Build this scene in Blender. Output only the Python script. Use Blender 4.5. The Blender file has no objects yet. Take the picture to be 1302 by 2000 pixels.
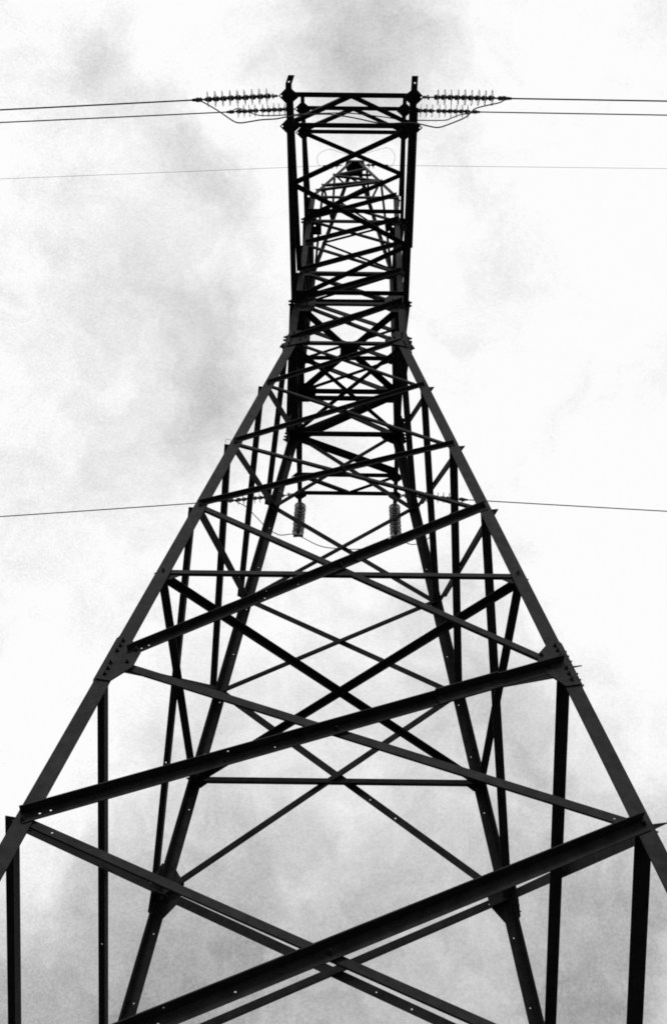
import bpy, math, random
from mathutils import Vector, Matrix

random.seed(7)
scene = bpy.context.scene
COL = scene.collection
S = 1.8            # metres per survey unit of the tower
EYE = 1.6          # height of the photographer's eye

# ------------------------------------------------------------------ camera
cam_d = bpy.data.cameras.new('camera')
cam = bpy.data.objects.new('camera', cam_d)
COL.objects.link(cam)
R = ((0.99993, -0.00757, 0.00894), (-0.01159, -0.75269, 0.65827), (-0.00175, 0.65833, 0.75273))
right, up, fwd = Vector(R[0]), Vector(R[1]), Vector(R[2])
if up.z < 0:
    up = -up
back = -fwd
up = back.cross(right).normalized()
right = up.cross(back).normalized()
m = Matrix(((right.x, up.x, back.x, 0), (right.y, up.y, back.y, 0), (right.z, up.z, back.z, EYE), (0, 0, 0, 1)))
cam.matrix_world = m
cam_d.sensor_fit = 'VERTICAL'
cam_d.sensor_height = 36.0
cam_d.sensor_width = 24.0
cam_d.lens = 35.37
cam_d.clip_start = 0.05
cam_d.clip_end = 6000.0
scene.camera = cam

# ------------------------------------------------------------------ world: an overcast, broken white sky
SUN_EL, SUN_AZ = math.radians(48), math.radians(186)     # behind the photographer
world = bpy.data.worlds.new('World')
scene.world = world
world.use_nodes = True
nt = world.node_tree
nt.nodes.clear()
N = nt.nodes.new
L = nt.links.new
out = N('ShaderNodeOutputWorld')
bg = N('ShaderNodeBackground')
bg.inputs['Strength'].default_value = 0.1
L(bg.outputs[0], out.inputs[0])
sky = N('ShaderNodeTexSky')
sky.sky_type = 'NISHITA'
sky.sun_disc = False
sky.sun_elevation = SUN_EL
sky.sun_rotation = SUN_AZ
bw = N('ShaderNodeRGBToBW')
L(sky.outputs[0], bw.inputs[0])
tc = N('ShaderNodeTexCoord')


def mathn(op, a, b=None, clamp=False):
    n = N('ShaderNodeMath')
    n.operation = op
    n.use_clamp = clamp
    for i, v in enumerate((a, b)):
        if v is None:
            continue
        if isinstance(v, (int, float)):
            n.inputs[i].default_value = v
        else:
            L(v, n.inputs[i])
    return n.outputs[0]


def noise(vec, scale, detail=6, rough=0.55):
    n = N('ShaderNodeTexNoise')
    n.inputs['Scale'].default_value = scale
    n.inputs['Detail'].default_value = detail
    n.inputs['Roughness'].default_value = rough
    L(vec, n.inputs['Vector'])
    return n


# direction, warped a little so that the cloud edges are ragged
nz = noise(tc.outputs['Generated'], 7.0, 5)
sub = N('ShaderNodeVectorMath'); sub.operation = 'SUBTRACT'
L(nz.outputs['Color'], sub.inputs[0]); sub.inputs[1].default_value = (.5, .5, .5)
scl = N('ShaderNodeVectorMath'); scl.operation = 'SCALE'
L(sub.outputs[0], scl.inputs[0]); scl.inputs['Scale'].default_value = 0.22
add = N('ShaderNodeVectorMath'); add.operation = 'ADD'
L(tc.outputs['Generated'], add.inputs[0]); L(scl.outputs[0], add.inputs[1])
nrm = N('ShaderNodeVectorMath'); nrm.operation = 'NORMALIZE'
L(add.outputs[0], nrm.inputs[0])
DIRW = nrm.outputs[0]
CLOUDS = [
    (-0.2328, 0.2873, 0.9291, 764, -0.22), (-0.191, 0.3136, 0.9301, 1304, -0.1), (-0.1576, 0.3644, 0.9178, 368, -0.22),
    (-0.1119, 0.4041, 0.9079, 874, -0.2), (-0.1763, 0.4847, 0.8568, 343, -0.16), (-0.1288, 0.5463, 0.8276, 493, -0.24),
    (-0.1091, 0.5885, 0.8011, 1093, -0.12), (0.0254, 0.2807, 0.9595, 469, -0.24), (-0.0117, 0.2651, 0.9641, 744, -0.2),
    (0.0983, 0.2708, 0.9576, 590, -0.2), (0.1135, 0.3724, 0.9211, 685, -0.14), (0.1445, 0.4167, 0.8975, 1189, -0.05),
    (-0.0786, 0.4347, 0.8971, 1160, -0.1), (-0.2915, 0.7571, 0.5847, 152, 0.38), (-0.2748, 0.8184, 0.5046, 317, 0.2),
    (0.2894, 0.7074, 0.6449, 148, 0.35), (0.277, 0.8869, 0.3696, 1445, 0.25), (0.0997, 0.7301, 0.676, 487, -0.12),
    (0.0006, 0.8209, 0.5711, 1139, 0.12), (0.0537, 0.6607, 0.7487, 478, 0.12), (-0.1992, 0.7921, 0.577, 862, -0.1),
    (0.2503, 0.856, 0.4523, 328, -0.1), (-0.1571, 0.9014, 0.4035, 333, -0.12), (0.1716, 0.7937, 0.5835, 418, -0.12),
    (-0.1584, 0.6245, 0.7648, 489, -0.15), (0.1396, 0.9075, 0.3963, 1338, 0.1)]
acc = None
for dx, dy, dz, k, amp in CLOUDS:
    dot = N('ShaderNodeVectorMath'); dot.operation = 'DOT_PRODUCT'
    L(DIRW, dot.inputs[0]); dot.inputs[1].default_value = Vector((dx, dy, dz)).normalized()
    g = mathn('EXPONENT', mathn('MULTIPLY', mathn('SUBTRACT', dot.outputs['Value'], 1.0), float(k)))
    g = mathn('MULTIPLY', g, amp)
    acc = g if acc is None else mathn('ADD', acc, g)
# thinner and darker overcast towards the horizon, all the way round
sep = N('ShaderNodeSeparateXYZ'); L(tc.outputs['Generated'], sep.inputs[0])
mr = N('ShaderNodeMapRange'); mr.interpolation_type = 'SMOOTHSTEP'
L(sep.outputs['Z'], mr.inputs['Value'])
mr.inputs['From Min'].default_value = 0.30; mr.inputs['From Max'].default_value = 0.86
mr.inputs['To Min'].default_value = 0.47; mr.inputs['To Max'].default_value = 1.06
n1 = noise(tc.outputs['Generated'], 4.5, 10, 0.6)
n2 = noise(DIRW, 13.0, 9, 0.66)
n3 = noise(tc.outputs['Generated'], 430.0, 3, 0.8)
tot = mathn('ADD', mr.outputs[0], acc)
tot = mathn('ADD', tot, mathn('MULTIPLY', mathn('SUBTRACT', n1.outputs['Fac'], 0.5), 0.7))
tot = mathn('ADD', tot, mathn('MULTIPLY', mathn('SUBTRACT', n2.outputs['Fac'], 0.5), 0.66))
tot = mathn('ADD', tot, mathn('MULTIPLY', mathn('SUBTRACT', n3.outputs['Fac'], 0.5), 0.42))
tot = mathn('MINIMUM', mathn('MAXIMUM', tot, 0.32), 1.03)
cloud = mathn('MULTIPLY', tot, 10.0)
mixa = mathn('ADD', mathn('MULTIPLY', cloud, 0.94), mathn('MULTIPLY', bw.outputs[0], 0.06))
comb = N('ShaderNodeCombineColor')
for i in range(3):
    L(mixa, comb.inputs[i])
L(comb.outputs[0], bg.inputs['Color'])

sun_d = bpy.data.lights.new('sun', 'SUN')
sun_d.energy = 1.35
sun_d.angle = math.radians(14)
sun_d.color = (1.0, 0.995, 0.985)
sun = bpy.data.objects.new('sun', sun_d)
COL.objects.link(sun)
sd = Vector((math.sin(SUN_AZ) * math.cos(SUN_EL), math.cos(SUN_AZ) * math.cos(SUN_EL), math.sin(SUN_EL)))
sun.rotation_euler = (-sd).to_track_quat('-Z', 'Y').to_euler()

scene.cycles.filter_width = 1.8
scene.view_settings.view_transform = 'Standard'
scene.view_settings.look = 'None'
scene.view_settings.exposure = 0.0
scene.view_settings.gamma = 1.0
scene.view_settings.use_curve_mapping = False

# ------------------------------------------------------------------ materials


def material(name, base, rough=0.6, metal=0.0, var=0.0, vscale=6.0, bump=0.0, trans=0.0, spec=0.3, ior=1.5):
    mt = bpy.data.materials.new(name)
    mt.use_nodes = True
    t = mt.node_tree
    b = t.nodes['Principled BSDF']
    b.inputs['Base Color'].default_value = (base, base, base, 1)
    b.inputs['Roughness'].default_value = rough
    b.inputs['Metallic'].default_value = metal
    b.inputs['Specular IOR Level'].default_value = spec
    b.inputs['Transmission Weight'].default_value = trans
    b.inputs['IOR'].default_value = ior
    if var:
        c = t.nodes.new('ShaderNodeTexCoord')
        a = t.nodes.new('ShaderNodeTexNoise')
        a.inputs['Scale'].default_value = vscale
        a.inputs['Detail'].default_value = 9
        a.inputs['Roughness'].default_value = 0.7
        t.links.new(c.outputs['Object'], a.inputs['Vector'])
        r = t.nodes.new('ShaderNodeMapRange')
        r.inputs['From Min'].default_value = 0.3
        r.inputs['From Max'].default_value = 0.7
        r.inputs['To Min'].default_value = base * (1 - var)
        r.inputs['To Max'].default_value = base * (1 + var)
        t.links.new(a.outputs['Fac'], r.inputs['Value'])
        k = t.nodes.new('ShaderNodeCombineColor')
        for i in range(3):
            t.links.new(r.outputs[0], k.inputs[i])
        t.links.new(k.outputs[0], b.inputs['Base Color'])
        if bump:
            bp = t.nodes.new('ShaderNodeBump')
            bp.inputs['Strength'].default_value = bump
            bp.inputs['Distance'].default_value = 0.004
            a2 = t.nodes.new('ShaderNodeTexNoise')
            a2.inputs['Scale'].default_value = vscale * 9
            a2.inputs['Detail'].default_value = 5
            t.links.new(c.outputs['Object'], a2.inputs['Vector'])
            t.links.new(a2.outputs['Fac'], bp.inputs['Height'])
            t.links.new(bp.outputs[0], b.inputs['Normal'])
    return mt


M_STEEL = material('weathered_steel', 0.024, 0.72, 0.0, 0.55, 7.0, 0.8, spec=0.12)
M_BOLT = material('bolt_steel', 0.016, 0.6, 0.0, 0.3, 20.0, spec=0.15)
M_CAP = material('iron_cap', 0.05, 0.55, 0.0, 0.3, 15.0, spec=0.3)
M_WIRE = material('stranded_wire', 0.03, 0.6, 0.0, 0.2, 30.0, spec=0.2)
M_GLASS = material('insulator_glass', 0.5, 0.14, 0.0, trans=0.55, spec=0.5, ior=1.45)
M_GLASS_CLEAR = material('clear_insulator_glass', 0.85, 0.10, 0.0, trans=0.9, spec=0.5, ior=1.2)
M_GRASS = material('meadow', 0.05, 0.95, 0.0, 0.5, 0.4, spec=0.05)
M_CONC = material('footing_concrete', 0.3, 0.9, 0.0, 0.2, 3.0, 0.4, spec=0.1)

# ------------------------------------------------------------------ tower survey (units of S metres, z measured from the eye)
X0, D0 = 0.1051, 6.1251
W6, SL, W11 = 0.6039, 0.1606, 0.5805
Z = {-2: -0.15, -1: 1.22, 0: 2.793, 1: 3.998, 2: 4.939, 3: 5.787, 4: 6.79, 5: 7.949, 6: 9.0, 7: 9.813, 8: 10.527,
     9: 11.221, 10: 11.901, 11: 12.623}
ZG = -EYE / S
ZT, WT = 15.03, 0.075


def W(z):
    if z <= 9:
        return W6 + SL * (9 - z)
    if z <= Z[11]:
        return W6 + (W11 - W6) * (z - 9) / (Z[11] - 9)
    return W11 + (WT - W11) * (z - Z[11]) / (ZT - Z[11])


def U(x, y, z):
    """a point of the steelwork; the upper body stands a few centimetres off the axis of the base"""
    return U0(x + .022 * (min(z, 11.0) - 9.0 if z > 9 else 0), y, z)


def U0(x, y, z):
    """tower coordinates -> metres; the mast leans by less than a degree"""
    return Vector(((X0 + x * (1 - 0.0041 * y) + 0.015 * (z - 9)) * S, (D0 + y) * S, z * S + EYE))


BASE = U(0, 0, ZG)


def inset(sx, sy, z, a, b):
    """point in from a corner: a along x, b along y"""
    return U(sx * (W(z) - a), sy * (W(z) - b), z)


# ------------------------------------------------------------------ object helpers
def mesh_object(name, verts, faces, mat, parent=None, smooth=False):
    me = bpy.data.meshes.new(name)
    me.from_pydata([tuple(v) for v in verts], [], faces)
    me.materials.append(mat)
    if smooth:
        me.polygons.foreach_set('use_smooth', [True] * len(me.polygons))
    me.update()
    ob = bpy.data.objects.new(name, me)
    COL.objects.link(ob)
    if parent is not None:
        ob.parent = parent
        ob.matrix_parent_inverse = parent.matrix_world.inverted()
    return ob


def empty(name, loc, label, cat, group=None):
    o = bpy.data.objects.new(name, None)
    o.empty_display_size = 0.2
    o.matrix_world = Matrix.Translation(loc)
    COL.objects.link(o)
    o['label'] = label
    o['category'] = cat
    if group:
        o['group'] = group
    return o


class Geo:
    def __init__(self):
        self.v, self.f = [], []

    def quad_box(self, p, a, b, c):
        """box from corner p with edge vectors a, b, c"""
        n = len(self.v)
        self.v += [p, p + a, p + a + b, p + b, p + c, p + a + c, p + a + b + c, p + b + c]
        flip = a.cross(b).dot(c) < 0
        fs = [(0, 3, 2, 1), (4, 5, 6, 7), (0, 1, 5, 4), (1, 2, 6, 5), (2, 3, 7, 6), (3, 0, 4, 7)]
        for q in fs:
            q = tuple(n + i for i in q)
            self.f.append(q[::-1] if flip else q)

    def hole_cell(self, p, e, wv, tv, r, off):
        """plate cell from corner p, edge vectors e (along) and wv (across), thickness tv, with an octagonal hole"""
        n = len(self.v)
        c = p + e * 0.5 + wv * off
        eu, wu = e.normalized(), wv.normalized()
        ring = [p, p + e * .5, p + e, p + e + wv * off, p + e + wv, p + e * .5 + wv, p + wv, p + wv * off]
        ang = [225, 270, 315, 0, 45, 90, 135, 180]
        inner = [c + eu * r * math.cos(math.radians(a)) + wu * r * math.sin(math.radians(a)) for a in ang]
        self.v += ring + inner + [q + tv for q in ring] + [q + tv for q in inner]
        flip = e.cross(wv).dot(tv) < 0
        for i in range(8):
            j = (i + 1) % 8
            for q in ((n + i, n + 8 + i, n + 8 + j, n + j), (n + 16 + i, n + 16 + j, n + 24 + j, n + 24 + i),
                      (n + 8 + i, n + 24 + i, n + 24 + j, n + 8 + j), (n + i, n + j, n + 16 + j, n + 16 + i)):
                self.f.append(q[::-1] if flip else q)

    def slab(self, p, e, length, wv, tv, holes=()):
        """long plate; holes = [(distance, across 0..1, radius)]"""
        s = 0.0
        for d, off, r in sorted(holes):
            c = 2.2 * r
            if d - c <= s or d + c >= length:
                continue
            self.quad_box(p + e * s, e * (d - c - s), wv, tv)
            self.hole_cell(p + e * (d - c), e * (2 * c), wv, tv, r, off)
            s = d + c
        self.quad_box(p + e * s, e * (length - s), wv, tv)


def angle(name, parent, h0, h1, dA, aw, dB, bw, t=0.0075, holesA=(), holesB=(), label=None, shift=0.0):
    """rolled steel angle with its heel on the line h0-h1; flange A runs along dA, flange B along dB (sizes in units)"""
    e = (h1 - h0)
    ln = e.length
    e.normalize()
    dA = (dA - e * dA.dot(e)).normalized()
    dB = dB - e * dB.dot(e)
    dB = (dB - dA * dB.dot(dA)).normalized()
    g = Geo()
    t *= S
    g.slab(h0, e, ln, dA * aw * S, dB * t, [(d * ln, o, r * S) for d, o, r in holesA])
    if bw:
        g.slab(h0 + dB * t, e, ln, dB * (bw * S - t), dA * t, [(d * ln, o, r * S) for d, o, r in holesB])
    ob = mesh_object(name, g.v, g.f, M_STEEL, parent)
    if label:
        ob['label'] = label
    return ob


def plate(name, parent, pts, n, t=0.008, mat=None):
    """flat steel plate: polygon pts (metres), thickness t units along n"""
    n = n.normalized() * t * S
    k = len(pts)
    v = list(pts) + [p + n for p in pts]
    nn = sum(((pts[i] - pts[0]).cross(pts[(i + 1) % k] - pts[0]) for i in range(k)), Vector())
    f = [tuple(range(k))[::-1], tuple(range(k, 2 * k))] + [(i, (i + 1) % k, k + (i + 1) % k, k + i) for i in range(k)]
    if nn.dot(n) < 0:
        f = [q[::-1] for q in f]
    return mesh_object(name, v, f, mat or M_STEEL, parent)


def make_bolt_mesh():
    g = Geo()
    def prism(r, z0, z1, k):
        n = len(g.v)
        for z in (z0, z1):
            for i in range(k):
                a = 2 * math.pi * i / k
                g.v.append(Vector((r * math.cos(a), r * math.sin(a), z)))
        for i in range(k):
            j = (i + 1) % k
            g.f.append((n + i, n + j, n + k + j, n + k + i))
        g.f.append(tuple(n + k + i for i in range(k)))
        g.f.append(tuple(n + i for i in range(k))[::-1])
    prism(0.028, -0.004, 0.004, 10)      # washer
    prism(0.020, 0.004, 0.020, 6)        # nut
    prism(0.010, 0.020, 0.042, 6)        # thread
    prism(0.022, -0.040, -0.024, 6)      # head behind the plate
    me = bpy.data.meshes.new('bolt')
    me.from_pydata([tuple(v) for v in g.v], [], g.f)
    me.materials.append(M_BOLT)
    return me


BOLT = make_bolt_mesh()


def bolt(parent, p, n, k=1.0):
    o = bpy.data.objects.new('bolt', BOLT)
    COL.objects.link(o)
    q = n.to_track_quat('Z', 'Y').to_matrix().to_4x4()
    mw = Matrix.Translation(p) @ q @ Matrix.Rotation(random.random(), 4, 'Z') @ Matrix.Diagonal((k, k, k, 1))
    o.parent = parent
    o.matrix_parent_inverse = parent.matrix_world.inverted()
    o.matrix_basis = mw
    return o


# ------------------------------------------------------------------ ground
def make_ground():
    v, f = [], []
    rings = [0, 3, 6, 10, 15, 22, 32, 50, 80, 140, 260, 500, 1000, 2500]
    seg = 48
    for ri, r in enumerate(rings):
        for i in range(seg if r else 1):
            a = 2 * math.pi * i / seg
            x, y = r * math.cos(a), D0 * S + r * math.sin(a)
            h = 0.0 if r < 18 else (0.35 * math.sin(x * .05) * math.cos(y * .04) + .15 * math.sin(x * .17 + y * .11)) * min(1, (r - 18) / 30)
            v.append((x, y, h if r < 400 else 0))
    for i in range(seg):
        f.append((0, 1 + i, 1 + (i + 1) % seg))
    for ri in range(1, len(rings) - 1):
        a0, b0 = 1 + (ri - 1) * seg, 1 + ri * seg
        for i in range(seg):
            j = (i + 1) % seg
            f.append((a0 + i, b0 + i, b0 + j, a0 + j))
    o = mesh_object('ground', v, f, M_GRASS, smooth=True)
    o['kind'] = 'structure'


make_ground()

# ------------------------------------------------------------------ the pylon
pylon = empty('lattice_pylon', BASE, 'dark steel lattice pylon seen from its foot, with tapering braced legs and a pointed peak', 'pylon')
EX, EY, EZ = Vector((1, 0, 0)), Vector((0, 1, 0)), Vector((0, 0, 1))

# concrete footings under the four legs
for sx in (-1, 1):
    for sy in (-1, 1):
        c = inset(sx, sy, ZG, 0.05, 0.05)
        g = Geo()
        n0 = 0
        for hw, h in ((0.62, -0.4), (0.62, 0.0), (0.36, 0.32)):
            g.v += [Vector((c.x + a * hw, c.y + b * hw, h)) for a, b in ((-1, -1), (1, -1), (1, 1), (-1, 1))]
        for k in (0, 4):
            for i in range(4):
                j = (i + 1) % 4
                g.f.append((k + i, k + j, k + 4 + j, k + 4 + i))
        g.f.append((8, 9, 10, 11))
        mesh_object('footing', g.v, g.f, M_CONC, pylon)

# main legs ---------------------------------------------------------
LEGS = [(ZG, 4.02, 0.096), (4.02, 9.0, 0.094), (9.0, Z[11] + 0.05, 0.064), (Z[11], ZT, 0.046)]
for sx in (-1, 1):
    for sy in (-1, 1):
        for li, (za, zb, aw) in enumerate(LEGS):
            if li == 3:
                h0, h1 = U(sx * W11 * .985, sy * W11 * .985, Z[11]), U(sx * WT, sy * WT, ZT)
            else:
                h0, h1 = U(sx * W(za), sy * W(za), za), U(sx * W(zb), sy * W(zb), zb)
            hs = []
            if li < 2:
                step = 0.46
                nh = int((zb - za) / step)
                hs = [((i + .35) / nh, .62, .0062) for i in range(nh)]
            hb = [(d + .03, o, r) for d, o, r in hs] if sy < 0 else hs
            angle('main_leg', pylon, h0, h1, EX * -sx, aw, EY * -sy, aw, 0.009,
                  hs if sy > 0 else (), hb if sy > 0 and li < 2 else ())
        # step in section: short angle lapped over the joint of body and base above the knee
        angle('splice_angle', pylon, U(sx * (W(9.0) + .010), sy * (W(9.0) + .010), 9.02),
              U(sx * (W(9.55) + .010), sy * (W(9.55) + .010), 9.62), EX * -sx, .014, EY * -sy, .085, .008)

FACES = []   # name, function (side 0/1, z, inset) -> point, outward normal
for nm, a, b, nv in (('front', (-1, -1), (1, -1), -EY), ('back', (1, 1), (-1, 1), EY),
                     ('left', (-1, 1), (-1, -1), -EX), ('right', (1, -1), (1, 1), EX)):
    def pt(side, z, ins, a=a, b=b, nv=nv):
        sx, sy = (a, b)[side]
        return inset(sx, sy, z, ins if abs(nv.y) else 0, ins if abs(nv.x) else 0)
    FACES.append((nm, pt, nv))


def brace(name, p0, p1, n, style, a, b=None, t=0.006, holes=(), holesB=(), ext=0.0, centred=True):
    """angle brace in a lattice face. style 'out': bolted on the outside with its outstanding flange on the upper edge;
    style 'in': behind the leg flange with the outstanding flange on the lower edge."""
    b = a if b is None else b
    e = (p1 - p0).normalized()
    n = (n - e * n.dot(e)).normalized()
    q = n.cross(e).normalized()
    if q.z < 0:
        q = -q
    p0 = p0 - e * ext * S
    p1 = p1 + e * ext * S
    if style == 'out':
        o = q * (a / 2 * S) + n * (0.001 * S)
        return angle(name, pylon, p0 + o, p1 + o, -q, a, n, b, t, holes, holesB)
    o = -q * (a / 2 * S) - n * (0.011 * S)
    return angle(name, pylon, p0 + o, p1 + o, q, a, -n, b, t, holes, holesB)


def face_normal(pt, z0, z1, nv):
    a, b, c = pt(0, z0, 0), pt(1, z0, 0), pt(0, z1, 0)
    n = (b - a).cross(c - a).normalized()
    return n if n.dot(nv) > 0 else -n


PANELS = [(-2, -1, .072), (-1, 0, .070), (0, 1, .064), (1, 3, .054), (3, 4, .046), (4, 5, .044), (5, 6, .044), (6, 7, .046),
          (7, 8, .044), (8, 9, .040), (9, 10, .040), (10, 11, .040)]
for nm, pt, nv in FACES:
    for i, j, a in PANELS:
        n = face_normal(pt, Z[i], Z[j], nv)
        ins = .045 if i < 6 else .032
        hp = [(.028, .5, .007), (.045, .5, .007), (.33, .55, .0075), (.42, .5, .006)] if i <= 1 else [(.4, .5, .006)]
        hq = [(.34, .6, .0065)] if i <= 1 else []
        side = nm in ('left', 'right')
        ao = a * (.82 if i >= 3 and nm == 'front' else 1.0) * (1.12 if nm == 'back' else 1.0)
        bo = ao * (1.08 if nm == 'left' and i < 2 else 1.35 if side and i < 6 else 1.0)
        ai = a * (.66 if i >= 3 and nm == 'front' else 1.0 if side and i >= 2 else .86) * (1.12 if nm == 'back' else 1.0)
        if i >= 6:
            ao, ai = ao * 1.36, ai * 1.22
            bo = ao
        bi = ai * (1.5 if side and i < 6 else .26 if nm == 'front' and i < 1 else .5 if nm == 'front' and i < 2 else .75)
        if nm == 'front' and i == -1:
            ai = .043
        pa, pb = pt(0, Z[i], ins), pt(1, Z[j], ins)
        dd = (pb - pa).normalized()
        if i == 1 and nm in ('front', 'back'):
            pa = pa + dd * .12 * S          # this one starts on the splice plate, clear of the leg
        if i == 0 and nm in ('left', 'right'):
            pb = pb - dd * .16 * S
        brace('diagonal_brace', pa, pb, n, 'out', ao, bo, ext=.01, holes=hp if nm == 'front' else hp[2:], holesB=hq)
        brace('diagonal_brace', pt(0, Z[j], ins), pt(1, Z[i], ins), n, 'in', ai, bi, ext=.01,
              holes=[(.05, .5, .006), (.95, .5, .006)] if i in (0, 1, -1) else [])
        if nm == 'front' and i in (0, 1):
            # short angle lapped over the outer diagonal near its upper end
            a0, b0 = pt(0, Z[i], ins), pt(1, Z[j], ins)
            fa, fb = (.73, .86) if i == 0 else (.60, .70)
            brace('splice_angle', a0.lerp(b0, fa) + n * .0075 * S, a0.lerp(b0, fb) + n * .0075 * S, n, 'out', ao * 1.10, ao * 1.02, .007)
        # bolt where the two diagonals cross
        w0, w1 = (pt(1, Z[i], ins) - pt(0, Z[i], ins)).length, (pt(1, Z[j], ins) - pt(0, Z[j], ins)).length
        f = w0 / (w0 + w1)
        c = pt(0, Z[i], ins).lerp(pt(1, Z[j], ins), f)
        if i < 6:
            bolt(pylon, c + n * .012 * S, n, .9)
    # horizontals
    for k, a in ((2, .040), (6, .048), (7, .044), (8, .040), (10, .044), (11, .038)):
        n = face_normal(pt, Z[k] - .2, Z[k], nv) if k <= 6 else nv
        if nm in ('left', 'right') and k in (2, 6, 7):
            a = .072 if k == 2 else .085
        if nm == 'back':
            a = {2: .058, 6: .074, 7: .074, 8: .066, 10: .062, 11: .056}.get(k, a)
        brace('horizontal_strut', pt(0, Z[k], .02), pt(1, Z[k], .02), n, 'in', a, a * (.9 if nm != 'front' else .6))
    # small bolts on the legs at the brace ends
    for k in (0, 2, 3, 4, 5):
        for side in (0, 1):
            n = face_normal(pt, Z[k] - .2, Z[k], nv)
            bolt(pylon, pt(side, Z[k] + (.01 if side else -.01), .045) + n * .012 * S, n, .8)

# diaphragms: horizontal crosses inside the mast
for k, a in ((2, .054), (6, .034), (7, .062)):
    z = Z[k]
    for sgn in (1, -1):
        dz = 0.0 if sgn > 0 else -.012
        p0, p1 = inset(-1 * sgn, -1, z + dz, .05, .05), inset(1 * sgn, 1, z + dz, .05, .05)
        e = (p1 - p0).normalized()
        q = EZ.cross(e).normalized()
        if q.y > 0:
            q = -q
        angle('diaphragm_brace', pylon, p0 - q * a / 2 * S, p1 - q * a / 2 * S, q, a, -EZ, a * .8, .006)
    if k == 7:
        c = U(0, 0, z - .022)
        h = .10 * S
        plate('gusset_plate', pylon, [c + Vector(v) * h for v in ((-1, -.55, 0), (-.55, -1, 0), (.55, -1, 0), (1, -.55, 0), (1, .55, 0), (.55, 1, 0), (-.55, 1, 0), (-1, .55, 0))], -EZ)

# gusset plates ------------------------------------------------------
SPLICE = [(.002, .218), (.092, .19), (.116, .161), (.189, .08), (.187, -.062), (.098, -.188), (.006, -.17)]
SPL_B = [(.046, .176), (.045, .13), (.043, .08), (.14, -.02), (.045, -.03), (.047, -.082), (.047, -.13), (.158, .088)]
KNEE = [(.002, .16), (.04, .183), (.116, .178), (.126, .075), (.215, .079), (.218, -.003), (.19, -.06), (.008, -.17)]
KNEE_B = [(.041, .126), (.041, .065), (.12, .05), (.172, .047), (.12, -.02), (.036, -.035), (.032, -.08), (.028, -.12)]
KNOT7 = [(.0, .20), (.16, .20), (.22, .12), (.22, -.12), (.15, -.18), (.0, -.18)]
KNOT7_B = [(.035, .1), (.035, 0), (.035, -.1), (.13, .05), (.13, -.05)]
KNOT10 = [(.0, .09), (.09, .09), (.12, .04), (.12, -.08), (.0, -.1)]
KNOT10_B = [(.03, .05), (.03, -.05), (.09, 0)]
SMALL = [(.0, .045), (.12, .03), (.12, -.06), (.02, -.07)]
for nm, pt, nv in FACES:
    for zc, poly, bl, off in ((Z[1] + .0, SPLICE, SPL_B, .0095), (9.0, KNEE, KNEE_B, .0125), (Z[7], KNOT7, KNOT7_B, .0055),
                              (Z[8], KNOT10, KNOT10_B, .0055), (Z[10], KNOT10, KNOT10_B, .0055), (Z[11], SMALL, [(.06, 0)], .0055)):
        if zc == Z[8] and nm in ('left', 'right'):
            continue
        n = face_normal(pt, zc - .3, zc, nv) if zc <= 9 else nv
        for side in (0, 1):
            # outer face of the leg flange
            hid = -.016 if (nm == 'front' and zc in (Z[7], Z[8], Z[10])) else .0015
            pts = [pt(side, zc + dz, dx) + n * hid * S for dx, dz in poly]
            pl = plate('gusset_plate', pylon, pts, n, off)
            for dx, dz in ([] if nm == 'left' and zc == Z[1] else [b_ for b_ in bl if b_[0] < .06] if nm == 'right' and zc == Z[1] else bl):
                bolt(pl, pt(side, zc + dz, dx) + n * (off + .004) * S, n, 2.1 if (zc == 9.0 and nm in ('left', 'right')) else 1.0 if zc <= 9 else .85)
    # small cleats that carry the mid-panel horizontals
    for side in (0, 1):
        n = face_normal(pt, Z[2] - .3, Z[2], nv)
        pts = [pt(side, Z[2] + dz, dx) - n * .022 * S for dx, dz in ((.03, .03), (.14, .035), (.16, -.03), (.11, -.075), (.03, -.075))]
        plate('gusset_plate', pylon, pts, -n, .006)
# brackets with open holes on the inner side of the upper joints
for k in (10,):
    for sx in (-1, 1):
        g = Geo()
        p = U(sx * (W(Z[k]) - .06), -W(Z[k]) + .02, Z[k] - .03)
        g.slab(p, EY * -1.0, .0001, EX * -sx * .11 * S, -EZ * .006 * S) if False else None
        g.slab(p + EY * .0, EY, .17 * S, EX * -sx * .12 * S, -EZ * .006 * S, [(.05 * S, .3, .012 * S), (.12 * S, .7, .012 * S)])
        mesh_object('bracket', g.v, g.f, M_STEEL, pylon)

# cross-arms ---------------------------------------------------------


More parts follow.
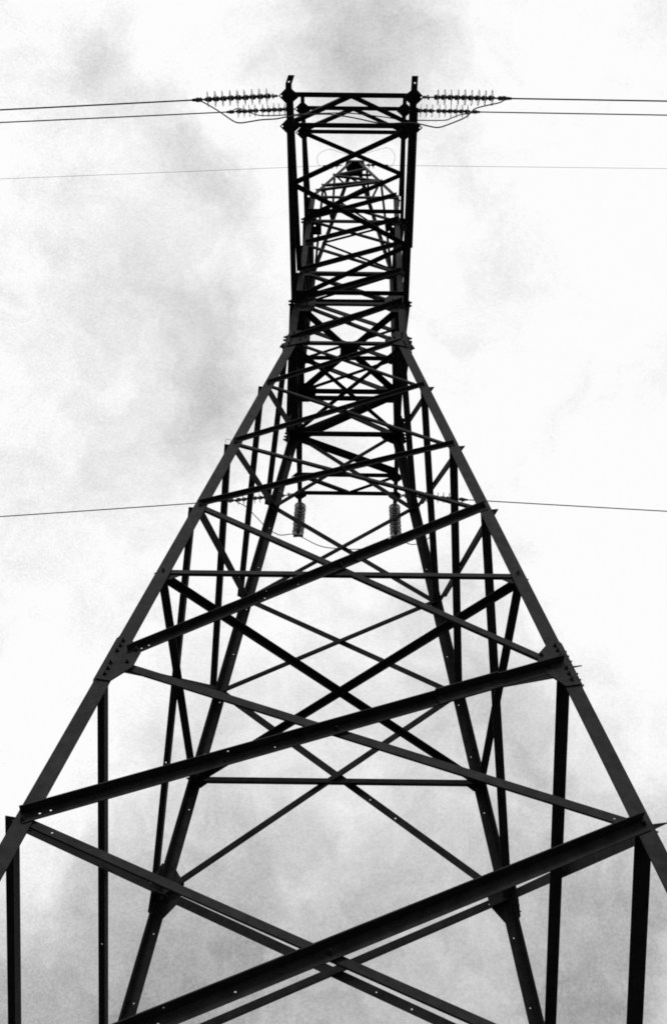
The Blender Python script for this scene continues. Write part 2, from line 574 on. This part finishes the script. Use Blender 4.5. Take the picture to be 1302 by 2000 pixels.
def crossarm(zb, zt, sy, Y, Wt, d2, zig, a, tabs, size, shift, zw, bw_):
    """box arm: two bottom chords running past the mast, two rising top chords, tip beams, V and zigzag lacing"""
    up_ = EZ
    root = W(zb)
    def cw(y):
        k = (y - root) / (Y - root)
        return root + .012 + (Wt - root) * k
    def B(sx, y, dz=0.0, dx=0.0):
        return U(sx * (cw(y) + dx) + shift * (y - root) / (Y - root), sy * y, zb + dz)
    for sx in (-1, 1):
        # bottom chord: horizontal flange inwards, web upwards
        angle('arm_chord', pylon, B(sx, root - .02, 0, a / 2), B(sx, Y + .06, 0, a / 2), EX * -sx, a, up_, a, .007,
              [(.96, .5, .008)])
        # top chord
        angle('arm_chord', pylon, U(sx * (root + .03), sy * root, zt), U(sx * (Wt + .030) + shift, sy * (Y - .03), zb + .05),
              EX * -sx, a * .9, up_ * -1, a * .9, .006)
        # bent end tab with two holes
        g = Geo()
        lean = tabs.get(sx, 0)
        e0 = Vector((lean * .35, sy * 1.0, .0)).normalized()
        p = B(sx, Y + .04, -.012, a * .5)
        wv = EX * -sx * a * S
        g.slab(p, EY * sy, .07 * S, wv, -EZ * .008 * S)
        g.slab(p + EY * sy * .07 * S, e0, size * S, wv, -EZ * .008 * S, [(size * .25 * S, .45, .009 * S), (size * .7 * S, .45, .009 * S)])
        mesh_object('end_tab', g.v, g.f, M_STEEL, pylon)
        # diamond plates under both tip joints
        for y in (Y, Y - d2):
            c = B(sx, y, -.012, 0)
            r1, r2 = .095 * S, .068 * S
            if y == Y:
                c = c + EX * sx * .005
            hx = r1 - r2
            sq = .034 * S * .7071
            tip = c + EX * sx * r1
            A_, B_, C_ = tip + Vector((-sx * sq, sq, 0)), tip + Vector((-sx * 2 * sq, 0, 0)), tip + Vector((-sx * sq, -sq, 0))
            th = -EZ * .009 * S
            k0 = [A_, c + Vector((sx * hx, r2, 0)), c + Vector((-sx * hx, r2, 0)), c + Vector((-sx * .95 * r1, .22 * r2, 0)),
                  c + Vector((-sx * .95 * r1, -.22 * r2, 0)), c + Vector((-sx * hx, -r2, 0)), c + Vector((sx * hx, -r2, 0)), C_, B_]
            g3 = Geo()
            g3.v = k0 + [q_ + th for q_ in k0]
            n9 = 9
            up_face, dn_face = tuple(range(n9)), tuple(range(n9, 2 * n9))
            g3.f = [up_face[::-1], dn_face] + [(i_, n9 + i_, n9 + (i_ + 1) % n9, (i_ + 1) % n9) for i_ in range(n9)]
            if sx < 0:
                g3.f = [q_[::-1] for q_ in g3.f]
            g3.hole_cell(C_, tip - C_, B_ - C_, th, .0095 * S, .5)
            g2 = mesh_object('tip_plate', g3.v, g3.f, M_STEEL, pylon)
            bolt(g2, c + EZ * -.012 * S, -EZ, .8)
        # bolts sticking out where the arm is fixed to the mast
        for q in range(4):
            bolt(pylon, U(sx * (root + .03), sy * root * (.98 - .035 * q), zb + .03 + .035 * (q % 2)), EX * sx, 2.0)
    # tip beams
    for y, dz in ((Y, .010), (Y - d2, .010)):
        p0, p1 = B(-1, y, dz), B(1, y, dz)
        angle('arm_cross_beam', pylon, p0 + EY * .02 * S, p1 + EY * .02 * S, -EY, bw_, EZ, .04, .006)
    # V between the two tip beams
    for sx in (-1, 1):
        p0, p1 = B(sx, Y - d2 + .02, .018, -.02), U(shift - .004 * sx, sy * (Y - .005), zb + .018)
        e = (p1 - p0).normalized(); q = EZ.cross(e).normalized()
        angle('arm_brace', pylon, p0 - q * .022 * S, p1 - q * .022 * S, q, .044, EZ, .035, .005)
    # root beam on the mast
    p0, p1 = B(-1, root + .10, .012), B(1, root + .10, .012)
    angle('arm_cross_beam', pylon, p0 + EY * .02 * S, p1 + EY * .02 * S, -EY, bw_ + .006, EZ, .045, .006)
    # zigzag in the bottom plane
    for (sa, ya), (sb, yb) in zip(zig[:-1], zig[1:]):
        p0, p1 = B(sa, ya, .020, -.01), B(sb, yb, .020, -.01)
        e = (p1 - p0).normalized(); q = EZ.cross(e).normalized()
        if q.y * 1 > 0:
            q = -q
        angle('arm_brace', pylon, p0 - q * .02 * S, p1 - q * .02 * S, q, zw, -EZ, .03, .005)
    return B


BA = crossarm(Z[7], Z[8], -1, 2.804, .574, .288, [(1, 2.50), (-1, 1.93), (1, 1.27), (-1, .64)], .060, {-1: 1.0, 1: 0}, .085, -.028, .044, .046)
BB = crossarm(Z[10], Z[11] + .0, -1, 1.949, .573, .274, [(-1, 1.66), (1, 1.17), (-1, .62)], .046, {-1: 0, 1: 0}, .05, -.034, .044, .046)
BC = crossarm(Z[7], Z[8], 1, 2.159, .603, .30, [(1, 1.82), (-1, 1.30), (1, .62)], .050, {-1: 0, 1: 0}, .05, .019, .100, .062)
# doubling angle lapped outside one chord of the lower arm
angle('splice_angle', pylon, BA(1, 2.70, -.004, .014), BA(1, 1.25, -.004, .014), EX, .032, EZ, .045, .007,
      label='extra angle lapped along the outside of the arm chord')
# side beams carrying the arms past the mast
for sx in (-1, 1):
    for k, a in ((7, .075), (10, .045)):
        w = W(Z[k])
        angle('arm_chord', pylon, U(sx * (w + .014), -w, Z[k] + .01), U(sx * (w + .014), w, Z[k] + .01), EX * -sx, a, EZ, a, .007)

# peak ---------------------------------------------------------------


def PK(sx, sy, i):
    z = Z[11] + i * (ZT - Z[11])
    w = (W11 + i * (WT - W11)) * (1 if i > .02 else .985)
    return U(sx * w, sy * w, z)


def pbrace(a, b, w=.032):
    p0, p1 = PK(*a), PK(*b)
    e = (p1 - p0).normalized()
    mid = (p0 + p1) / 2 - U(0, 0, 13)
    n = Vector((mid.x, mid.y, 0))
    n = EY * (1 if mid.y > 0 else -1) if abs(mid.y) > abs(mid.x) else EX * (1 if mid.x > 0 else -1)
    q = e.cross(n).normalized()
    if q.z < 0:
        q = -q
    angle('peak_brace', pylon, p0, p1, q, w, -n, w, .005)


for a, b in (((-1, -1, .14), (1, -1, .40)), ((1, -1, .40), (-1, -1, .55)), ((-1, -1, .55), (1, -1, .78)), ((-1, -1, .27), (1, -1, .42)),
             ((-1, 1, .28), (1, 1, .42)), ((1, 1, .42), (-1, 1, .68)), ((-1, 1, .28), (1, 1, .05)), ((-1, 1, .68), (1, 1, .82)), ((1, 1, .82), (-1, 1, .93)),
             ((-1, -1, .27), (-1, 1, .49)), ((-1, -1, .55), (-1, 1, .49)), ((-1, -1, .55), (-1, 1, .85)), ((-1, -1, .27), (-1, 1, .08)),
             ((1, -1, .40), (1, 1, .67)), ((1, -1, .78), (1, 1, .67)), ((1, -1, .40), (1, 1, .06))):
    pbrace(a, b)
# head: folded cap plates over the meeting legs, with a horizontal shoe
for sx, sy in ((0, -1), (0, 1), (-1, 0), (1, 0)):
    w = WT + .012
    if sy:
        pts = [U(-w, sy * w, ZT - .01), U(w, sy * w, ZT - .01), U(w * 1.75, sy * w * 1.2, ZT - .10), U(-w * 1.75, sy * w * 1.2, ZT - .10)]
        plate('cap_plate', pylon, pts, EY * sy, .007)
    else:
        pts = [U(sx * w, -w, ZT - .01), U(sx * w, w, ZT - .01), U(sx * w * 1.3, w * 1.1, ZT - .09), U(sx * w * 1.3, -w * 1.1, ZT - .09)]
        plate('cap_plate', pylon, pts, EX * sx, .007)
plate('cap_plate', pylon, [U(-.13, -.085, ZT), U(.13, -.085, ZT), U(.15, .0, ZT), U(.13, .075, ZT), U(-.13, .075, ZT), U(-.15, .0, ZT)], EZ, .01)
angle('peak_strut', pylon, U(-.21, .08, ZT - .13), U(.25, .08, ZT - .13), EZ, .03, EY, .03, .006)

# a scrap of wire snagged on a leg joint
# ------------------------------------------------------------------ wires and insulators


def tube(pts, r, seg=8, cap=True):
    v, f = [], []
    n = len(pts)
    prev = None
    for i, p in enumerate(pts):
        d = (pts[min(i + 1, n - 1)] - pts[max(i - 1, 0)]).normalized()
        a = d.cross(EZ if abs(d.z) < .95 else EX).normalized()
        if prev is not None and a.dot(prev) < 0:
            a = -a
        prev = a
        b = d.cross(a)
        for k in range(seg):
            t = 2 * math.pi * k / seg
            v.append(p + a * r * math.cos(t) + b * r * math.sin(t))
    for i in range(n - 1):
        for k in range(seg):
            j = (k + 1) % seg
            f.append((i * seg + k, i * seg + j, (i + 1) * seg + j, (i + 1) * seg + k))
    f.append(tuple(range(seg))[::-1])
    f.append(tuple((n - 1) * seg + k for k in range(seg)))
    return v, f


def smooth_path(pts, sub=6):
    P = [pts[0]] + list(pts) + [pts[-1]]
    o = []
    for i in range(1, len(P) - 2):
        a, b, c, d = P[i - 1], P[i], P[i + 1], P[i + 2]
        for k in range(sub):
            t = k / sub
            o.append(0.5 * ((2 * b) + (c - a) * t + (2 * a - 5 * b + 4 * c - d) * t * t + (-a + 3 * b - 3 * c + d) * t ** 3))
    o.append(P[-2])
    return o


def set_tag(o, label, cat, group=None):
    o['label'] = label
    o['category'] = cat
    if group:
        o['group'] = group


LW = [(-1.0, 10.0)]
v, f = tube(smooth_path([PTS for PTS in [inset(-1, -1, Z[4], -.01, 0) + Vector(q) for q in
      ((.02, -.03, -.02), (.09, -.04, -.05), (.17, -.05, -.06), (.21, -.05, -.10), (.17, -.05, -.17), (.12, -.05, -.17))]]), .0035, 5)
o = mesh_object('wire_scrap', v, f, M_WIRE, pylon, True)
v, f = tube(smooth_path([inset(-1, -1, Z[4], -.01, 0) + Vector(q) for q in ((.03, -.02, .02), (-.03, -.03, .03), (-.06, -.03, .0), (-.05, -.03, -.06))]), .0035, 5)
mesh_object('wire_scrap', v, f, M_WIRE, pylon, True)


def lathe(prof, seg=20):
    v, f = [], []
    n = len(prof)
    for r, z in prof:
        for k in range(seg):
            t = 2 * math.pi * k / seg
            v.append((max(r, 1e-4) * math.cos(t), max(r, 1e-4) * math.sin(t), z))
    for i in range(n - 1):
        for k in range(seg):
            j = (k + 1) % seg
            f.append((i * seg + k, i * seg + j, (i + 1) * seg + j, (i + 1) * seg + k))
    return v, f


def shared_mesh(name, vf, mat, smooth=True):
    me = bpy.data.meshes.new(name)
    me.from_pydata(vf[0], [], vf[1])
    me.materials.append(mat)
    if smooth:
        me.polygons.foreach_set('use_smooth', [True] * len(me.polygons))
    me.update()
    return me


# one cap-and-pin unit, axis along z, string runs towards +z, 0.125 m long
DISC = shared_mesh('glass_disc', lathe([(.030, .058), (.060, .056), (.100, .060), (.122, .068), (.129, .077), (.126, .081), (.117, .078), (.106, .072), (.100, .083),
                                        (.094, .084), (.088, .070), (.078, .068), (.074, .080), (.068, .080), (.062, .067), (.035, .067), (.030, .058)], 24), M_GLASS)
DISC_CLEAR = DISC.copy()
DISC_CLEAR.materials[0] = M_GLASS_CLEAR
CAP = shared_mesh('metal_cap', lathe([(.0, .0), (.022, .0), (.034, .008), (.041, .022), (.044, .045), (.045, .062), (.043, .078), (.038, .092), (.030, .108), (.022, .118), (.020, .128), (.0, .128)], 14), M_CAP)


def place(me, name, parent, mw):
    o = bpy.data.objects.new(name, me)
    COL.objects.link(o)
    o.parent = parent
    o.matrix_parent_inverse = parent.matrix_world.inverted()
    o.matrix_basis = mw
    return o


def add_tube(name, parent, pts, r, mat=None, seg=8):
    v, f = tube(pts, r, seg)
    return mesh_object(name, v, f, mat or M_CAP, parent, True)


def insulator_string(a, b0, b1, c, n, label, group, gaps=(), hang=False, clamp=True):
    """a: fixing point on the arm, b0..b1 the run of discs, c: far end of the clamp"""
    root = empty('insulator_string', a, label, 'insulator', group)
    d = (b1 - b0).normalized()
    ln = (b1 - b0).length
    step = ln / (n + .35 * len(gaps))
    sc = step / .127
    q = d.to_track_quat('Z', 'Y').to_matrix().to_4x4()
    for i in range(n):
        p = b0 + d * (step * (i + .35 * sum(1 for q_ in gaps if i > q_)))
        tw = Matrix.Rotation(random.uniform(-.05, .05), 4, 'X') @ Matrix.Rotation(random.uniform(-.05, .05), 4, 'Y')
        mw = Matrix.Translation(p) @ q @ tw @ Matrix.Diagonal((1.02, 1.02, sc, 1))
        place(CAP, 'metal_cap', root, mw)
        place(DISC if hang else DISC_CLEAR, 'glass_disc', root, mw)
    for q_ in gaps:
        p = b0 + d * (step * (q_ + .95))
        add_tube('link_rod', root, [p, p + d * step * .5], .012, seg=6)
    # shackle: a ring and an eye between the arm and the first cap
    u = (b0 - a)
    L_ = u.length
    u.normalize()
    s = u.cross(EY if not hang else EX).normalized()
    if L_ > .05:
        rr = min(.036, L_ * .22)
        cc = a + u * (rr + .02)
        ring = [cc + (u * math.cos(t) + s * math.sin(t)) * rr for t in [2 * math.pi * k / 14 for k in range(15)]]
        add_tube('shackle', root, ring, .014, seg=6)
        add_tube('shackle_bolt', root, [cc + u * rr * 1.6 - s * .07, cc + u * rr * 1.6 + s * .07], .021, seg=8)
        add_tube('link_rod', root, [cc + u * rr, b0 + u * .01], .013, seg=6)
    if clamp:
        e = c - b1
        cl = e.length
        e.normalize()
        add_tube('link_rod', root, [b1 - e * .01, b1 + e * cl * .3], .015, seg=6)
        v, f = lathe([(.0, 0), (.026, 0), (.040, cl * .12), (.034, cl * .3), (.046, cl * .4), (.030, cl * .55), (.022, cl * .9), (.0, cl)], 10)
        me = shared_mesh('tension_clamp', (v, f), M_CAP)
        place(me, 'tension_clamp', root, Matrix.Translation(b1 + e * cl * .2) @ e.to_track_quat('Z', 'Y').to_matrix().to_4x4())
        add_tube('clamp_bolt', root, [b1 + e * cl * .5 + EZ * .06, b1 + e * cl * .5 - EZ * .075], .014, seg=6)
        add_tube('clamp_bolt', root, [b1 + e * cl * .72 + EZ * .05, b1 + e * cl * .72 - EZ * .065], .013, seg=6)
    return root


GS = 'horizontal tension insulator strings on the cross-arms'
YA, YB, YC = -2.804, -1.949, 2.159
SPEC = [
    # fix point, disc start, disc end, clamp end, n, wire edge point, radius, label pieces
    (YA, (-.692, 9.795), (-.765, 9.785), (-1.372, 9.672), (-1.475, 9.655), 9, (-3.187, 9.339),
     'long glass disc string on the left tip of the lower near cross-arm', 'dark conductor running left from the lower near cross-arm, uppermost on that side'),
    (YA, (.648, 9.800), (.765, 9.802), (1.335, 9.795), (1.475, 9.790), 9, (2.95, 9.765),
     'long glass disc string on the right tip of the lower near cross-arm', 'dark conductor running right from the lower near cross-arm, uppermost on that side'),
    (YB, (-.665, 11.880), (-.745, 11.872), (-1.335, 11.775), (-1.430, 11.760), 9, (-3.922, 11.346),
     'glass disc string on the left tip of the smaller upper cross-arm', 'conductor running left from the upper cross-arm, second from the top'),
    (YB, (.665, 11.885), (.745, 11.878), (1.350, 11.855), (1.450, 11.850), 9, (3.605, 11.813),
     'glass disc string on the right tip of the smaller upper cross-arm', 'conductor running right from the upper cross-arm, second from the top'),
    (YC, (-.655, 9.800), (-.775, 9.782), (-1.390, 9.682), (-1.50, 9.660), 9, (-4.298, 9.303),
     'glass disc string left of the far cross-arm, seen through the leg bracing', 'lowest conductor on the left, running out from the far cross-arm'),
    (YC, (.735, 9.815), (.800, 9.805), (1.440, 9.752), (1.56, 9.738), 9, (4.088, 9.555),
     'glass disc string right of the far cross-arm, seen through the leg bracing', 'lowest conductor on the right, running out from the far cross-arm'),
]


def span(c, e, Y, drift=0.0):
    """wire from the clamp through the surveyed point and on along a shallow catenary to the next span"""
    (x0, z0), (x1, z1) = c, e
    sgn = 1 if x1 > x0 else -1
    m = (z1 - z0) / abs(x1 - x0)
    pts = []
    half = 55.0
    for k in range(60):
        s = (k / 59.0) ** 1.6 * 2 * half
        curv = -m / (2 * half) if m < 0 else .0002
        pts.append(U0(x0 + sgn * s, Y, z0 + m * s + curv * s * s * (1 if m < 0 else 1)))
    return pts


for Y, a, b0, b1, c, n, e, lab, wl in SPEC:
    T = lambda p: U0(p[0], Y, p[1])
    insulator_string(T(a), T(b0), T(b1), T(c), n, lab, GS, gaps=(4,) if (Y == YB and a[0] < 0) else (2,) if Y == YB else ())
    v, f = tube(span(c, e, Y), .0125 if Y != YC else .0115, 8)
    o = mesh_object('conductor', v, f, M_WIRE, None, True)
    set_tag(o, wl, 'power line', 'conductors strung from the cross-arms')

# two strings hanging from the far arm that hold the jumper away from the mast
for sx, side in ((-1, 'left'), (1, 'right')):
    x = sx * .606 + .040
    Yh = 2.275
    r = insulator_string(U0(x, Yh, 9.79), U0(x, Yh, 9.745), U0(x + .004 * sx, Yh, 9.19), U0(x, Yh, 9.12), 8,
                         'glass disc string hanging upright from the %s end of the far cross-arm' % side, 'upright insulator strings under the far cross-arm',
                         hang=True, clamp=False)
    add_tube('suspension_clamp', r, [U0(x - .06, Yh, 9.145), U0(x, Yh, 9.155), U0(x + .06, Yh, 9.145)], .03)
    add_tube('link_rod', r, [U0(x, Yh, 9.20), U0(x, Yh, 9.15)], .015)

JA = [(-1.415, 9.65), (-1.292, 9.491), (-1.193, 9.348), (-1.056, 9.134), (-0.992, 9.086), (-0.917, 9.113), (-0.807, 9.167), (-0.672, 9.196), (-0.579, 9.25), (-0.402, 9.307),
      (-0.217, 9.326), (-0.068, 9.279), (0.061, 9.218), (0.212, 9.134), (0.335, 9.113), (0.472, 9.13), (0.576, 9.12), (0.696, 9.049), (0.762, 9.026), (0.833, 9.078),
      (0.921, 9.168), (1.005, 9.26), (1.058, 9.352), (1.121, 9.499), (1.218, 9.582), (1.374, 9.682), (1.423, 9.775)]
JB = [(-1.39, 11.77), (-1.347, 11.86), (-1.302, 11.878), (-1.212, 11.798), (-1.097, 11.687), (-0.996, 11.657), (-0.811, 11.679), (-0.609, 11.718), (-0.283, 11.761),
      (-0.049, 11.768), (0.18, 11.709), (0.372, 11.65), (0.561, 11.575), (0.74, 11.565), (1.03, 11.574), (1.115, 11.64), (1.234, 11.758), (1.33, 11.793), (1.40, 11.85)]
JC = [(-1.44, 9.69), (-1.259, 9.647), (-1.112, 9.453), (-0.968, 9.264), (-0.799, 9.125), (-0.6, 9.135), (-0.317, 8.949), (-0.127, 8.897), (0.185, 8.885), (0.405, 8.952),
      (0.61, 9.12), (0.845, 8.978), (1.072, 9.12), (1.283, 9.466), (1.53, 9.735)]
for pts, Y, r, lab in ((JA, YA, .011, 'slack jumper wire looping under the lower near cross-arm'),
                       (JB, YB, .011, 'slack jumper wire passing under the upper cross-arm'),
                       (JC, 2.24, .010, 'slack jumper wire swinging below the far cross-arm and its upright insulators')):
    v, f = tube(smooth_path([U0(x, Y + (.0 if Y < 0 else (-.08 if abs(x) > 1.35 else 0)), z) for x, z in pts]), r, 7)
    o = mesh_object('jumper_wire', v, f, M_WIRE, None, True)
    set_tag(o, lab, 'jumper wire', 'jumper wires between the two spans')

# earth wire at the peak
for sx, (x0, z0), (x1, z1), (xe, ze), side in ((-1, (-.15, 15.04), (-.44, 15.015), (-5.192, 14.372), 'left'), (1, (.15, 15.06), (.545, 15.061), (4.805, 15.05), 'right')):
    root = empty('insulator_string', U0(x0, 0, z0), 'tiny insulator fitting %s of the pylon peak, holding the thin earth wire' % side, 'insulator', 'earth wire fittings at the peak')
    d = (U0(x1, 0, z1) - U0(x0, 0, z0)).normalized()
    q = d.to_track_quat('Z', 'Y').to_matrix().to_4x4()
    p = U0(x0, 0, z0)
    tl = (U0(x1, 0, z1) - p).length
    add_tube('link_rod', root, [p, p + d * tl * .5], .014, seg=6)
    for k in range(2):
        mw = Matrix.Translation(p + d * (tl * .18 + .12 * k)) @ q @ Matrix.Diagonal((.75, .75, .9, 1))
        place(CAP, 'metal_cap', root, mw)
        place(DISC, 'glass_disc', root, mw)
    add_tube('tension_clamp', root, [p + d * tl * .62, p + d * tl], .022, seg=8)
    v, f = tube(span((x1, z1), (xe, ze), 0), .0045, 6)
    o = mesh_object('earth_wire', v, f, M_WIRE, None, True)
    set_tag(o, 'hair-thin earth wire running %s from the pylon peak' % side, 'power line', 'earth wires strung from the peak')
LOOP = [(-.432, -.0, 15.01), (-.50, -.1, 14.80), (-.525, -.2, 14.83), (-.493, -.2, 14.987), (-.434, -.2, 15.089), (-.342, -.2, 15.152), (-.177, -.2, 15.036), (.017, -.2, 14.942), (.21, -.2, 15.027),
        (.429, -.2, 15.194), (.538, -.2, 15.237), (.613, -.2, 15.078), (.639, -.2, 14.842), (.597, -.1, 14.80), (.545, 0, 15.05)]
v, f = tube(smooth_path([U0(*p) for p in LOOP]), .0045, 6)
o = mesh_object('jumper_wire', v, f, M_WIRE, None, True)
set_tag(o, 'hair-thin wire bowed round the pylon peak in two rounded loops', 'jumper wire', 'jumper wires between the two spans')
